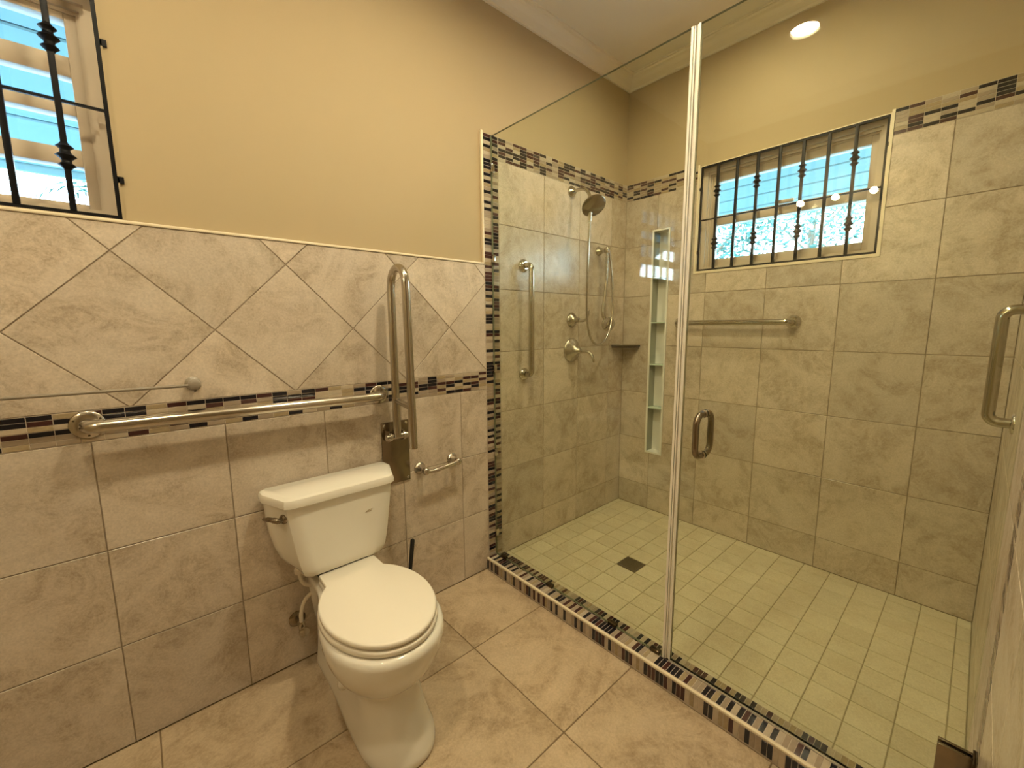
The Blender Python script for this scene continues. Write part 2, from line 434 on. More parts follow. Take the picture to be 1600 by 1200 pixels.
# floors
tile_grid('floor_tile', [XD, -.571, -.067, .437, .94, 1.344], [YE, -1.185, -.687, -.189, .309, .807, 1.306, YA-.001], lambda a, b: (a, b, 0), (0, 0, 1), .012, M['ftile'], floor, g=.002)
sx = [1.462] + [1.508+.1147*i for i in range(10)] + [XB-.001]
sy = [YC+.001] + [-.0425+.1155*i for i in range(16)] + [YA-.001]
tile_grid('shower_floor_tile', sx, sy, lambda a, b: (a, b, ZS), (0, 0, 1), .012, M['stile'], floor_shower, holes=[(sx[4], sx[5], sy[11], sy[12])], g=.0016)

# mosaic bands
def trim(n, rects, at, nrm, label):
    t = panel('trim_%d' % n, rects, at, nrm, .0012, TH, M['mgrout'], None)
    return structure(t, label, 'mosaic band')
t = trim(1, [(XD, 1.362, 1.017, 1.111)], atA, nA, 'horizontal dark and beige mosaic band running behind the grab bar')
mosaic(steps(XD, 1.362, 47), steps(1.018, 1.110, 6), atA, nA, t)
t = trim(2, [(1.362, 1.46, ZK, 2.285)], atA, nA, 'vertical mosaic strip on the left wall where the shower begins')
mosaic([1.364, 1.411, 1.458], steps(ZK, 2.284, 134), atA, nA, t)
t = trim(3, [(1.46, XB+TH, 2.175, 2.285)], atA, nA, 'mosaic band topping the tiles above the shower head')
mosaic(steps(1.461, XB, 23), steps(2.176, 2.284, 7), atA, nA, t)
t = trim(4, rect_minus((YC-TH, YA, 2.175, 2.285), [(WB[0]-.012, WB[1]+.012, 0, 3)]), atB, nB, 'mosaic band topping the tiles on the window wall')
mosaic(steps(YC, YA-.001, 36), steps(2.176, 2.284, 7), atB, nB, t, holes=[(WB[0]-.012, WB[1]+.012, 0, 3)])
t = trim(5, [(1.362, 1.46, ZK, 2.285)], atC, nC, 'vertical mosaic strip on the end wall beside the door hinge')
mosaic([1.364, 1.411, 1.458], steps(ZK, 2.284, 134), atC, nC, t)
bm = bmesh.new(); b_box(bm, (1.3462, YC, -.05), (1.462, YA, ZK-.0012))
t = structure(finish(bm, 'trim_6', M['mgrout']), 'low shower kerb faced with narrow mosaic strips under the glass', 'kerb')
mosaic([1.358, 1.4085, 1.461], steps(YC+.001, YA-.001, 110), lambda a, b: (a, b, ZK), (0, 0, 1), t)
bm = bmesh.new(); b_box(bm, (1.3458, YC, .001), (1.3475, YA, .056))
t7 = structure(finish(bm, 'trim_7', M['mgrout']), 'upright mosaic strips on the outer face of the shower kerb', 'kerb face')
mosaic(steps(YC+.001, YA-.001, 110), [.004, .0555], lambda a, b: (1.3445, a, b), (-1, 0, 0), t7, th=.003)
o = box('trim_8', (1.3435, YC, .0575), (1.3555, YA, ZK+.0012), M['edge'], bevel=.003); structure(o, 'pale rounded edging strip along the shower kerb', 'edging')
o = box('trim_9', (XD, YA-.004, 1.656), (1.358, YA+TH, 1.6655), M['edge'], bevel=.003); structure(o, 'pale edging strip capping the tiles below the left window', 'edging')
o = box('trim_10', (1.350, YA-.004, 1.6655), (1.3615, YA+TH, 2.292), M['edge'], bevel=.003); structure(o, 'pale upright edging strip where cream paint meets the shower mosaic', 'edging')
bm = bmesh.new()
w = .011; a0, a1, z0, z1 = WB
b_box(bm, (XB-.003, a0-w, z0-w), (XB+.02, a0, z1+.009)); b_box(bm, (XB-.003, a1, z0-w), (XB+.02, a1+w, z1+.009)); b_box(bm, (XB-.003, a0, z0-w), (XB+.02, a1, z0))
structure(finish(bm, 'trim_11', M['edge']), 'pale edging strip framing the shower window opening', 'edging')
# crown moulding: profile swept along each wall
CP = [(0, 2.872), (.010, 2.872), (.012, 2.884), (.022, 2.889), (.040, 2.899), (.060, 2.916), (.074, 2.922), (.078, 2.931), (.090, 2.931), (.090, ZC), (0, ZC)]
def crown(n, pts, inward, label):
    """pts: the two wall-line ends (x,y); inward offset directions at the two ends (mitred)"""
    bm = bmesh.new(); rings = []
    for (x, y), (ix, iy) in zip(pts, inward): rings.append([Vector((x+ix*p, y+iy*p, z)) for p, z in CP])
    b_loft(bm, rings); structure(finish(bm, 'trim_%d' % n, M['crown']), label, 'crown moulding')
WY, WX = YA+TH, XB+TH
crown(12, [(XD, WY), (WX, WY)], [(1, -1), (-1, -1)], 'cream crown moulding along the top of the left wall')
crown(13, [(WX, WY), (WX, YC-TH)], [(-1, -1), (-1, 1)], 'cream crown moulding above the shower window wall')
crown(14, [(WX, YC-TH), (XS, YC-TH)], [(-1, 1), (1, 1)], 'cream crown moulding above the shower end wall')
crown(15, [(XD, YE), (XD, WY)], [(1, 1), (1, -1)], 'cream crown moulding behind the camera')

# ------------------------------------------------------------------ windows and grilles
def loc_map(side):
    if side == 'A': return lambda u, v, w: Vector((u, YA+w, v))
    return lambda u, v, w: Vector((XB+w, u, v))
def wbox(name, f, u, v, w, mat, parent=None, bevel=0):
    a, c = f(u[0], v[0], w[0]), f(u[1], v[1], w[1])
    return box(name, a, c, mat, parent, bevel)
def window(n, side, op, label, four):
    f = loc_map(side); u0, u1, v0, v1 = op
    # jambs, head and sill lining the opening
    bm = bmesh.new()
    for u, v in (((u0, u0+.030), (v0, v1)), ((u1-.030, u1), (v0, v1)), ((u0+.03, u1-.03), (v0, v0+.030)), ((u0+.03, u1-.03), (v1-.030, v1))):
        b_box(bm, f(u[0], v[0], .045), f(u[1], v[1], .158))
    for i0, i1, d in ((.030, .040, .060), (.040, .0485, .072)):      # stepped beads inside the lining
        for u, v in (((u0+i0, u0+i1), (v0+.03, v1-i0)), ((u1-i1, u1-i0), (v0+.03, v1-i0)), ((u0+i1, u1-i1), (v1-i1-.004, v1-i0))):
            b_box(bm, f(u[0], v[0], d), f(u[1], v[1], .15))
    fr = structure(finish(bm, 'window_%d' % n, M['wood']), label, 'window')
    # lining of the reveal
    bm = bmesh.new(); t = .004
    for a, c in (((u0, v0), (u0+t, v1)), ((u1-t, v0), (u1, v1)), ((u0, v1-t), (u1, v1)), ((u0, v0), (u1, v0+t))):
        b_box(bm, f(a[0], a[1], .004), f(c[0], c[1], .05))
    finish(bm, 'reveal_lining', M['edge'] if side == 'B' else M['paint'], fr)
    s0, s1 = u0+.048, u1-.048
    if four: panes = [(1.712, 1.817), (1.864, 1.954), (1.986, 2.058), (2.112, 2.206)]
    else: panes = [(1.738, 1.936), (1.990, 2.184)]
    st = .026
    for a, c in ((s0, s0+st), (s1-st, s1)): wbox('stile', f, (a, c), (v0+.03, v1-.052), (.078, .118), M['wood'], fr, .002)
    edges = [v0+.03] + [x for p in panes for x in p] + [v1-.052]
    for i in range(0, len(edges), 2):
        wbox('rail', f, (s0+st, s1-st), (edges[i], edges[i+1]), (.080 if i % 4 else .076, .120), M['wood'], fr, .002)
    for p in panes: wbox('pane', f, (s0+st-.002, s1-st+.002), (p[0]-.002, p[1]+.002), (.098, .103), M['wglass'], fr)
    return fr
win1 = window(1, 'A', WA, 'barred wooden four pane window above the toilet wall tiles', True)
win2 = window(2, 'B', WB, 'barred wooden two pane window in the shower wall', False)
o = box('latch', (XB+.052, .745, 1.990), (XB+.076, .835, 2.006), M['wood'], win2, .004)

def knuckle_bm(bm, c):
    b_lathe(bm, c-Vector((0, 0, .036)), (0, 0, 1), [(0, .008), (.005, .011), (.012, .019), (.019, .0105), (.027, .012), (.036, .0225), (.045, .012), (.053, .0105), (.060, .019), (.067, .011), (.072, .008)], 10)
def grille(side, op, bars, knuckled, label):
    f = loc_map(side); u0, u1, v0, v1 = op[0]+.004, op[1]-.004, op[2]+.004, op[3]-.004
    base = f((u0+u1)/2, v0, .014); g = empty('window_grille', base, label, 'window bars')
    w0, w1 = .008, .018; b = .010
    for nm, u, v in (('frame_bar', (u0, u1), (v0, v0+b)), ('frame_bar', (u0, u1), (v1-b, v1)), ('frame_bar', (u0, u0+b), (v0+b, v1-b)), ('frame_bar', (u1-b, u1), (v0+b, v1-b)), ('cross_bar', (u0+b, u1-b), (1.962, 1.969))):
        wbox(nm, f, u, v, (w0, w1) if nm == 'frame_bar' else (.0095, .0165), M['iron'], g)
    for i, u in enumerate(bars):
        o = wbox('bar', f, (u-.0068, u+.0068), (v0+b-.001, v1-b+.001), (.0062, .0198), M['iron'], g, .001)
        if i in knuckled:
            for v in (1.822, 2.119):
                bm = bmesh.new(); knuckle_bm(bm, f(u, v, .013)); finish(bm, 'knuckle', M['iron'], o, angle=60)
    for u in (u0-.006, u1+.006):
        for v in (1.78, 2.145): wbox('lug', f, (u-.008, u+.008), (v-.009, v+.009), (.004, .020), M['iron'], g)
    return g
grille('A', WA, [-.093-.105*i for i in range(7)][::-1], (0, 2, 4, 6), 'black iron burglar bars across the left window')
grille('B', WB, [.4935+.1055*i for i in range(7)], (0, 2, 4, 6), 'black iron burglar bars across the shower window')

# ------------------------------------------------------------------ shelf niche
ni = empty('shelf_niche', (XB+.004, (NI[0]+NI[1])/2, NI[2]), 'tall narrow white framed shelf niche recessed beside the shower corner', 'shelf niche')
y0, y1, z0, z1 = NI
bm = bmesh.new(); t = .006
b_box(bm, (XB+.003, y0, z0), (XB+.096, y0+t, z1)); b_box(bm, (XB+.080, y0+t, z0+t), (XB+.096, y1-t, z1-t))
b_box(bm, (XB+.003, y0+t, z0), (XB+.096, y1-t, z0+t)); b_box(bm, (XB+.003, y0+t, z1-t), (XB+.096, y1-t, z1))
settle(finish(bm, 'liner', M['white']), ni)
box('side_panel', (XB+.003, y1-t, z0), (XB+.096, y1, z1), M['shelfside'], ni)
bm = bmesh.new(); e = .009
b_box(bm, (XB-.004, y0-.002, z0-.002), (XB+.003, y0+e, z1+.002)); b_box(bm, (XB-.004, y1-e, z0-.002), (XB+.003, y1+.002, z1+.002))
b_box(bm, (XB-.004, y0+e, z0-.002), (XB+.003, y1-e, z0+e)); b_box(bm, (XB-.004, y0+e, z1-e), (XB+.003, y1-e, z1+.002))
settle(finish(bm, 'rim', M['white']), ni)
for z in (.775, 1.075, 1.359, 1.654): box('shelf', (XB+.004, y0+t, z-.005), (XB+.080, y1-t, z+.004), M['shelfg'], ni, .0015)

# ------------------------------------------------------------------ toilet
CX = .522
toilet = empty('toilet', (CX, 1.34, 0), 'cream white two piece toilet with closed lid against the tiled wall', 'toilet')
def outline(w, wb, yf, ym, yb, z, nf=26, ns=9, e=2.0):
    pts = []
    for i in range(nf+1):
        a = math.pi*i/nf; c, s = math.cos(a), math.sin(a)
        pts.append(Vector((CX + w*math.copysign(abs(c)**(2/e), c), ym - (ym-yf)*abs(s)**(2/e), z)))
    for i in range(1, ns+1):
        t = i/ns; k = .5-.5*math.cos(math.pi*min(1, t*1.25)); pts.append(Vector((CX - (w+(wb-w)*k), ym+(yb-ym)*t, z)))
    for i in range(ns, 0, -1):
        t = i/ns; k = .5-.5*math.cos(math.pi*min(1, t*1.25)); pts.append(Vector((CX + (w+(wb-w)*k), ym+(yb-ym)*t, z)))
    return pts
bm = bmesh.new()
rings = []
for z, w_, wb, yf, ym in ((0, .118, .100, 1.035, 1.20), (.012, .121, .102, 1.030, 1.20), (.03, .119, .101, 1.034, 1.20), (.07, .109, .097, 1.052, 1.22), (.12, .101, .093, 1.078, 1.23), (.165, .099, .092, 1.098, 1.25),
                          (.196, .101, .093, 1.112, 1.25), (.208, .108, .094, 1.112, 1.25), (.216, .120, .096, 1.103, 1.25), (.232, .136, .098, 1.086, 1.25), (.262, .156, .102, 1.062, 1.25), (.30, .173, .106, 1.040, 1.25), (.34, .183, .110, 1.025, 1.25),
                          (.375, .187, .112, 1.018, 1.25), (.392, .185, .112, 1.021, 1.25), (.400, .176, .106, 1.033, 1.25)):
    rings.append(outline(w_, wb, yf, ym, 1.66, z, e=2.15))
b_loft(bm, rings)
bowl = settle(finish(bm, 'bowl', M['china'], None, angle=55), toilet)
for s in (-1, 1):
    lathe('bolt_cap', (CX+s*.098, 1.365, .122), (s, 0, .15), [(-.012, .020), (.006, .020), (.014, .017), (.019, .010), (.021, 0)], M['china'], toilet, 16)
def lid_outline(g, z):
    w, sy, ym, tw, tb = .177+g, .236+g, 1.272, .107+g*.5, 1.545+g*.3; a0 = math.acos(tw/w); n = 44; P = []
    for i in range(n+1):
        a = a0 - i/n*(math.pi+2*a0); P.append(Vector((CX+w*math.cos(a), ym+sy*math.sin(a), z)))
    P.append(Vector((CX-tw, ym+sy*math.sin(a0)+.008, z))); P.append(Vector((CX-tw+.001, tb-.006, z))); P.append(Vector((CX-tw+.007, tb, z)))
    P.append(Vector((CX+tw-.007, tb, z))); P.append(Vector((CX+tw-.001, tb-.006, z))); P.append(Vector((CX+tw, ym+sy*math.sin(a0)+.008, z)))
    return P
def plate_part(name, grow, z0, z1, mat, r):
    bm = bmesh.new()
    b_loft(bm, [lid_outline(grow-.004, z0), lid_outline(grow, z0+.004), lid_outline(grow, z1-r), lid_outline(grow-r*.3, z1-r*.3), lid_outline(grow-r, z1)])
    return settle(finish(bm, name, mat, None, angle=50), toilet)
plate_part('seat', .003, .4035, .4225, M['seat'], .006)
plate_part('lid', 0, .4275, .4455, M['seat'], .007)
for s in (-1, 1): box('hinge', (CX+s*.075-.017, 1.518, .400), (CX+s*.075+.017, 1.545, .428), M['seat'], toilet, .006)
# tank: back flat to the wall, front corners cut, sides curving in to the foot
def tank_ring(W, wf, yf, ys, z, yb=1.706):
    return [Vector((CX+x, y, z)) for x, y in ((W-.012, yb), (W, yb-.012), (W, ys+.02), (W-.010, ys-.004), (wf+.020, yf+.012), (wf, yf+.001), (wf-.03, yf), (-wf+.03, yf), (-wf, yf+.001), (-wf-.020, yf+.012), (-W+.010, ys-.004), (-W, ys+.02), (-W, yb-.012), (-W+.012, yb))]
bm = bmesh.new()
b_loft(bm, [tank_ring(W, wf, yf, ys, z) for z, W, wf, yf, ys in ((.447, .130, .112, 1.548, 1.60), (.450, .142, .122, 1.540, 1.60), (.462, .163, .130, 1.534, 1.61), (.482, .183, .137, 1.532, 1.62), (.51, .201, .143, 1.532, 1.625), (.55, .215, .150, 1.531, 1.63), (.60, .224, .157, 1.531, 1.63), (.66, .230, .165, 1.530, 1.63), (.735, .234, .174, 1.530, 1.63))])
tank = settle(finish(bm, 'tank', M['china'], None, angle=28), toilet)
box('tank_gasket', (CX-.09, 1.56, .398), (CX+.09, 1.68, .45), M['blackp'], toilet, .005)
bm = bmesh.new()
b_loft(bm, [tank_ring(W, wf, yf, ys, z, yb) for z, W, wf, yf, ys, yb in ((.727, .240, .177, 1.523, 1.63, 1.712), (.731, .245, .180, 1.519, 1.63, 1.714), (.745, .246, .181, 1.518, 1.63, 1.714), (.758, .241, .178, 1.523, 1.632, 1.710), (.764, .231, .172, 1.533, 1.636, 1.702))])
settle(finish(bm, 'tank_lid', M['china'], None, angle=35), toilet)
# flush lever on the cut left corner of the tank
hp = Vector((.3235, 1.562, .687)); hn = Vector((-.88, -.47, 0)).normalized(); hu = Vector((-.47, .88, 0)).normalized()
lv = lathe('flush_lever', hp-hn*.006, hn, [(0, .017), (.008, .017), (.012, .014), (.014, .009), (.026, .008), (.028, 0)], M['plate'], toilet, 18)
bm = bmesh.new()
b_tube(bm, smooth_path([hp+hn*.018-hu*.008, hp+hn*.026+hu*.010+Vector((0, 0, .005)), hp+hn*.030+hu*.034+Vector((0, 0, .007)), hp+hn*.030+hu*.062+Vector((0, 0, .004))], 5), [.006]*2+[.010]*5+[.0085]*5+[.006]*3+[.003], 10)
o = finish(bm, 'lever_arm', M['plate'], None, angle=60); o.parent = lv; o.location = -(toilet.location+lv.location)
# small printed mark on the front of the tank: one short swoosh over a shorter one
bm = bmesh.new()
b_tube(bm, smooth_path([(.600, 1.5298, .6355), (.607, 1.5294, .6405), (.616, 1.5294, .6430), (.626, 1.5294, .6445)], 4), [.0006]*3+[.0011]*8+[.0008]*2, 6)
b_tube(bm, smooth_path([(.606, 1.5296, .6390), (.614, 1.5294, .6385), (.623, 1.5296, .6385)], 4), [.0005]*2+[.0010]*5+[.0005]*2, 6)
o = finish(bm, 'maker_mark', M['mark'], None); o.parent = tank; o.location = -(toilet.location+tank.location)
# water supply
sv = empty('supply_valve', (.375, 1.72, .19), 'small chrome water valve with pale hose under the toilet tank', 'valve')
lathe('escutcheon', (.375, 1.7305, .190), (0, -1, 0), [(0, .031), (.004, .031), (.010, .024), (.013, .012)], M['plate'], sv)
tube('stub_pipe', [(.375, 1.72, .190), (.375, 1.655, .190)], .0085, M['steel'], sv)
lathe('valve_body', (.375, 1.662, .178), (0, 0, 1), [(0, .011), (.020, .012), (.030, .010), (.036, .008)], M['steel'], sv, 16)
kn = lathe('handle', (.375, 1.640, .186), (0, -1, 0), [(-.012, .006), (0, .012), (.003, .019), (.010, .019), (.013, .012), (.014, 0)], M['steel'], sv, 12)
tube('hose', smooth_path([(.375, 1.662, .212), (.377, 1.662, .25), (.392, 1.655, .300), (.425, 1.645, .330), (.445, 1.635, .345), (.430, 1.630, .362), (.395, 1.628, .378), (.380, 1.628, .400), (.374, 1.628, .435)], 6), .0075, M['hose'], sv)
lathe('coupling', (.374, 1.628, .432), (0, 0, 1), [(0, .009), (.004, .017), (.020, .017), (.024, .012), (.034, .012)], M['hose'], sv, 12)
# toilet brush behind the bowl
tb = empty('toilet_brush', (.815, 1.655, 0), 'black handled toilet brush standing in the corner behind the toilet', 'toilet brush')
bm = bmesh.new(); b_lathe(bm, (.815, 1.655, .001), (0, 0, 1), [(0, .044), (.004, .046), (.09, .040), (.10, .036), (.102, .030), (.094, .029), (.02, .034), (.02, 0)], 20)
settle(finish(bm, 'holder', M['blackp'], None, angle=45), tb)
tube('handle', [(.826, 1.653, .06), (.834, 1.6535, .20), (.842, 1.654, .26), (.858, 1.655, .378), (.859, 1.655, .384)], [.006, .006, .009, .010, .004], M['blackp'], tb)
lathe('bristle_head', (.818, 1.654, .024), (.04, 0, 1), [(0, .015), (.012, .026), (.05, .026), (.062, .012)], M['blackp'], tb, 16)

# ------------------------------------------------------------------ grab bars and rails on the left wall
def flange(name, p, n, r, parent, mat=None, dome=False):
    prof = [(0, r), (.003, r), (.006, r*.93), (.009, r*.62)] if not dome else [(0, r), (.004, r), (.010, r*.92), (.018, r*.70), (.024, r*.55)]
    return lathe(name, p, n, prof, mat or M['nickel'], parent)
gb = empty('grab_bar', (.335, YA, 1.062), 'long horizontal brushed steel grab bar over the mosaic band behind the toilet', 'grab bar')
tube('rail', fillet([(-.128, YA+.002, 1.070), (-.128, YA-.062, 1.070), (.765, YA-.062, 1.056), (.765, YA+.002, 1.056)], .032), .0185, M['nickel'], gb, 18)
for x, z in ((-.128, 1.070), (.765, 1.056)):
    fl = flange('flange', (x, YA, z), nA, .041, gb)
    for k in range(3):
        a = 2*math.pi*(k+.25)/3; bm = bmesh.new(); b_lathe(bm, (x+.031*math.cos(a), YA-.004, z+.031*math.sin(a)), nA, [(0, .004), (.003, .004), (.004, .002)], 8)
        s = finish(bm, 'screw', M['darkm'], None); s.parent = fl; s.location = -(gb.location+fl.location)
fb = empty('flip_up_grab_bar', (.832, YA, .785), 'folded up steel support arm on a wall plate beside the toilet', 'support arm')
box('wall_plate', (.767, YA-.006, .640), (.898, YA+.001, .927), M['plate'], fb, .0015)
for x, z in ((.780, .913), (.886, .913), (.886, .654), (.780, .654)): lathe('screw', (x, YA-.005, z), nA, [(0, .007), (.003, .006), (.005, .003), (.0055, 0)], M['chrome'], fb, 12)
box('bracket_ear', (.775, YA-.062, .850), (.783, YA-.005, .898), M['plate'], fb, .002); box('bracket_ear', (.838, YA-.062, .850), (.846, YA-.005, .898), M['plate'], fb, .002)
tube('pivot', [(.762, YA-.062, .873), (.860, YA-.062, .873)], .0135, M['nickel'], fb)
for x in (.776, .838): tube('collar', [(x, YA-.062, .873), (x+.009, YA-.062, .873)], .0185, M['chrome'], fb)
y1_, y2_ = 1.656, 1.532
tube('arm', [(.808, y1_, .873), (.809, y1_, 1.500)] + [(.811, (y1_+y2_)/2+(y1_-y2_)/2*math.cos(math.pi*k/14), 1.515+.0655*math.sin(math.pi*k/14)) for k in range(15)] + [(.812, y2_, 1.49), (.816, y2_-.003, .848)], .0165, M['nickel'], fb, 18)
tube('strut', [(.809, y1_, 1.035), (.813, y2_, 1.020)], .0125, M['nickel'], fb)
tr = empty('towel_rail', (-.2, YA, 1.165), 'thin towel rail with a small round clear post above the mosaic band', 'towel rail')
tube('rail', [(-.60, 1.672, 1.176), (.118, 1.672, 1.167)], .0048, M['acrylic'], tr)
for x, z in ((.128, 1.167), (-.61, 1.176)):
    lathe('post', (x, YA, z), nA, [(0, .022), (.006, .022), (.012, .014), (.045, .013), (.050, .018), (.064, .016), (.067, .012), (.068, 0)], M['acrylic'], tr)
    lathe('set_screw', (x, 1.672, z-.016), (0, 0, -1), [(0, .0035), (.004, .003)], M['darkm'], tr, 8)
tp = empty('paper_holder', (1.04, YA, .68), 'satin nickel toilet paper holder low on the wall beside the toilet', 'paper holder')
for x, z in ((.949, .679), (1.130, .686)):
    lathe('post', (x, YA, z), nA, [(0, .029), (.004, .029), (.008, .024), (.018, .020), (.034, .012), (.048, .0115), (.054, .016), (.066, .017), (.072, .012), (.074, 0)], M['nickel'], tp)
tube('roller', [(.951, YA-.062, .676), (.985, YA-.062, .672), (.992, YA-.062, .672), (1.09, YA-.062, .681), (1.129, YA-.062, .686)], [.010, .008, .0105, .0105, .009], M['nickel'], tp)

# ------------------------------------------------------------------ shower fittings on the left wall
vb = empty('grab_bar', (1.632, YA, 1.37), 'vertical chrome grab bar inside the shower by the mosaic strip', 'grab bar')
tube('rail', fillet([(1.632, YA+.002, 1.073), (1.632, YA-.065, 1.073), (1.632, YA-.065, 1.672), (1.632, YA+.002, 1.672)], .028), .0155, M['steel'], vb, 18)
for z in (1.073, 1.672): flange('flange', (1.632, YA, z), nA, .037, vb, M['chrome'], True)
sh = empty('shower_head', (2.03, YA, 2.134), 'round brushed nickel shower head on a curved arm', 'shower head')
flange('flange', (2.03, YA, 2.134), nA, .033, sh, None, True)
hc = Vector((1.985, 1.527, 2.005)); hd = Vector((-.22, -.60, -.77)).normalized()
tube('shower_arm', smooth_path([(2.03, YA+.002, 2.134), (2.03, 1.69, 2.135), (2.025, 1.635, 2.128), (2.012, 1.59, 2.098), hc-hd*.045], 6), .0095, M['nickel'], sh)
lathe('spray_head', hc-hd*.052, hd, [(0, .014), (.012, .018), (.022, .030), (.034, .060), (.044, .069), (.052, .070), (.056, .066), (.057, 0)], M['plate'], sh, 32)  # nickel head; darker metal stands in for its reflection of the dark floor
lathe('diverter_outlet', (1.995, 1.562, 1.972), (0, 0, -1), [(-.012, .014), (0, .014), (.006, .012), (.030, .011), (.044, .009)], M['chrome'], sh, 16)
hs = empty('hand_shower', (2.30, YA, 1.82), 'hand shower hanging on its wall bracket with a long looped hose', 'hand shower')
lathe('bracket', (2.305, YA, 1.820), nA, [(0, .030), (.005, .030), (.010, .027), (.030, .017), (.045, .012), (.062, .011)], M['nickel'], hs)
lathe('cradle', (2.303, 1.662, 1.800), (0, 0, 1), [(0, .013), (.004, .017), (.030, .017), (.036, .012)], M['nickel'], hs, 16)
tube('wand', smooth_path([(2.306, 1.662, 1.80), (2.310, 1.662, 1.70), (2.306, 1.664, 1.62), (2.293, 1.668, 1.50), (2.285, 1.668, 1.42), (2.300, 1.664, 1.385)], 6), [.008]*12+[.010]*8+[.013]*8+[.011]*3, M['nickel'], hs)
for k in range(12): lathe('spring_coil', (2.308-.0004*k, 1.662, 1.77-.012*k), (0, 0, 1), [(0, .0085), (.002, .0115), (.005, .0115), (.007, .0085)], M['chrome'], hs, 12)
lathe('wand_head', (2.335, 1.668, 1.352), Vector((-.35, -.9, -.1)), [(-.016, .018), (-.010, .034), (.004, .046), (.012, .047), (.016, .043), (.017, .018), (.021, .016), (.022, 0)], M['nickel'], hs, 28)
tube('hose', smooth_path([(1.995, 1.562, 1.932), (2.000, 1.572, 1.80), (2.018, 1.592, 1.55), (2.040, 1.605, 1.38), (2.085, 1.612, 1.27), (2.160, 1.620, 1.225), (2.240, 1.628, 1.238), (2.310, 1.634, 1.31), (2.348, 1.640, 1.42), (2.352, 1.648, 1.60), (2.338, 1.655, 1.74), (2.322, 1.660, 1.815), (2.307, 1.662, 1.838), (2.304, 1.662, 1.825)], 7), .0066, M['nickel'], hs, 10)
dv = empty('diverter_valve', (2.045, YA, 1.378), 'smaller upper shower lever turned up on a domed nickel plate', 'valve')
lathe('plate', (2.045, YA, 1.378), nA, [(0, .046), (.004, .046), (.012, .040), (.022, .030), (.030, .020), (.050, .016), (.060, .014), (.064, 0)], M['nickel'], dv, 28)
tube('lever', smooth_path([(2.047, 1.690, 1.378), (2.049, 1.655, 1.372), (2.052, 1.625, 1.378), (2.056, 1.612, 1.405), (2.060, 1.612, 1.440)], 5), [.010]*5+[.009]*5+[.008]*5+[.010]*5+[.006], M['nickel'], dv)
mv = empty('mixer_valve', (2.048, YA, 1.190), 'larger lower shower mixer with lever drooping from its round plate', 'valve')
lathe('plate', (2.048, YA, 1.190), nA, [(0, .076), (.005, .076), (.012, .070), (.024, .052), (.036, .036), (.050, .024), (.066, .018), (.072, .014), (.074, 0)], M['nickel'], mv, 32)
tube('lever', smooth_path([(2.050, 1.680, 1.190), (2.052, 1.645, 1.184), (2.055, 1.610, 1.184), (2.058, 1.578, 1.165), (2.060, 1.562, 1.122)], 5), [.013]*5+[.010]*5+[.009]*5+[.008]*5+[.005], M['nickel'], mv)
sd = empty('soap_dish', (2.55, 1.67, 1.195), 'little bronze corner soap shelf in the shower corner', 'soap shelf')
def corner_dish():
    bm = bmesh.new(); P = []
    for k in range(11):
        a = math.pi*1.0 + math.pi/2*k/10; P.append((XB-.002+.135*math.cos(a), YA-.002+.135*math.sin(a)))
    P.append((XB-.002, YA-.002))
    b_loft(bm, [[Vector((x, y, z)) for x, y in P] for z in (1.188, 1.196)]); settle(finish(bm, 'tray', M['darkm']), sd)
    tube('lip', [(x, y, 1.202) for x, y in P[:11]], .006, M['darkm'], sd, 10)
corner_dish()
# ------------------------------------------------------------------ fittings on the window wall and end wall
hb = empty('grab_bar', (XB, .995, 1.355), 'horizontal chrome grab bar below the shower window', 'grab bar')
tube('rail', fillet([(XB+.002, .683, 1.355), (XB-.06, .683, 1.355), (XB-.06, 1.307, 1.355), (XB+.002, 1.307, 1.355)], .026), .0155, M['steel'], hb, 18)
for y in (.683, 1.307): flange('flange', (XB, y, 1.355), nB, .037, hb, M['chrome'], True)
cb = empty('grab_bar', (2.0, YC, 1.21), 'upright chrome grab bar on the end wall at the right picture edge', 'grab bar')
tube('rail', fillet([(2.0, YC-.002, 1.035), (2.0, YC+.056, 1.035), (2.0, YC+.056, 1.385), (2.0, YC-.002, 1.385)], .026), .0155, M['steel'], cb, 18)
for z in (1.035, 1.385): flange('flange', (2.0, YC, z), nC, .032, cb, M['chrome'])
dr = empty('floor_drain', ((sx[4]+sx[5])/2, (sy[11]+sy[12])/2, ZS), 'square dark metal drain set in the shower floor', 'drain')
dx0, dx1, dy0, dy1 = sx[4]+.003, sx[5]-.003, sy[11]+.003, sy[12]-.003
bm = bmesh.new(); b_box(bm, (dx0, dy0, ZS-.006), (dx1, dy1, ZS-.003)); settle(finish(bm, 'pan', M['blackp']), dr)
bm = bmesh.new(); e = .009
b_box(bm, (dx0, dy0, ZS-.004), (dx1, dy0+e, ZS+.001)); b_box(bm, (dx0, dy1-e, ZS-.004), (dx1, dy1, ZS+.001)); b_box(bm, (dx0, dy0+e, ZS-.004), (dx0+e, dy1-e, ZS+.001)); b_box(bm, (dx1-e, dy0+e, ZS-.004), (dx1, dy1-e, ZS+.001))
settle(finish(bm, 'rim', M['drain']), dr)
bm = bmesh.new()
for k in range(9):
    a = dx0+e+(dx1-dx0-2*e)*(k+.25)/9; b_box(bm, (a, dy0+e, ZS-.003), (a+.0055, dy1-e, ZS+.0005))
b_box(bm, (dx0+e, (dy0+dy1)/2-.003, ZS-.003), (dx1-e, (dy0+dy1)/2+.003, ZS+.0005))
settle(finish(bm, 'grate', M['drain']), dr)

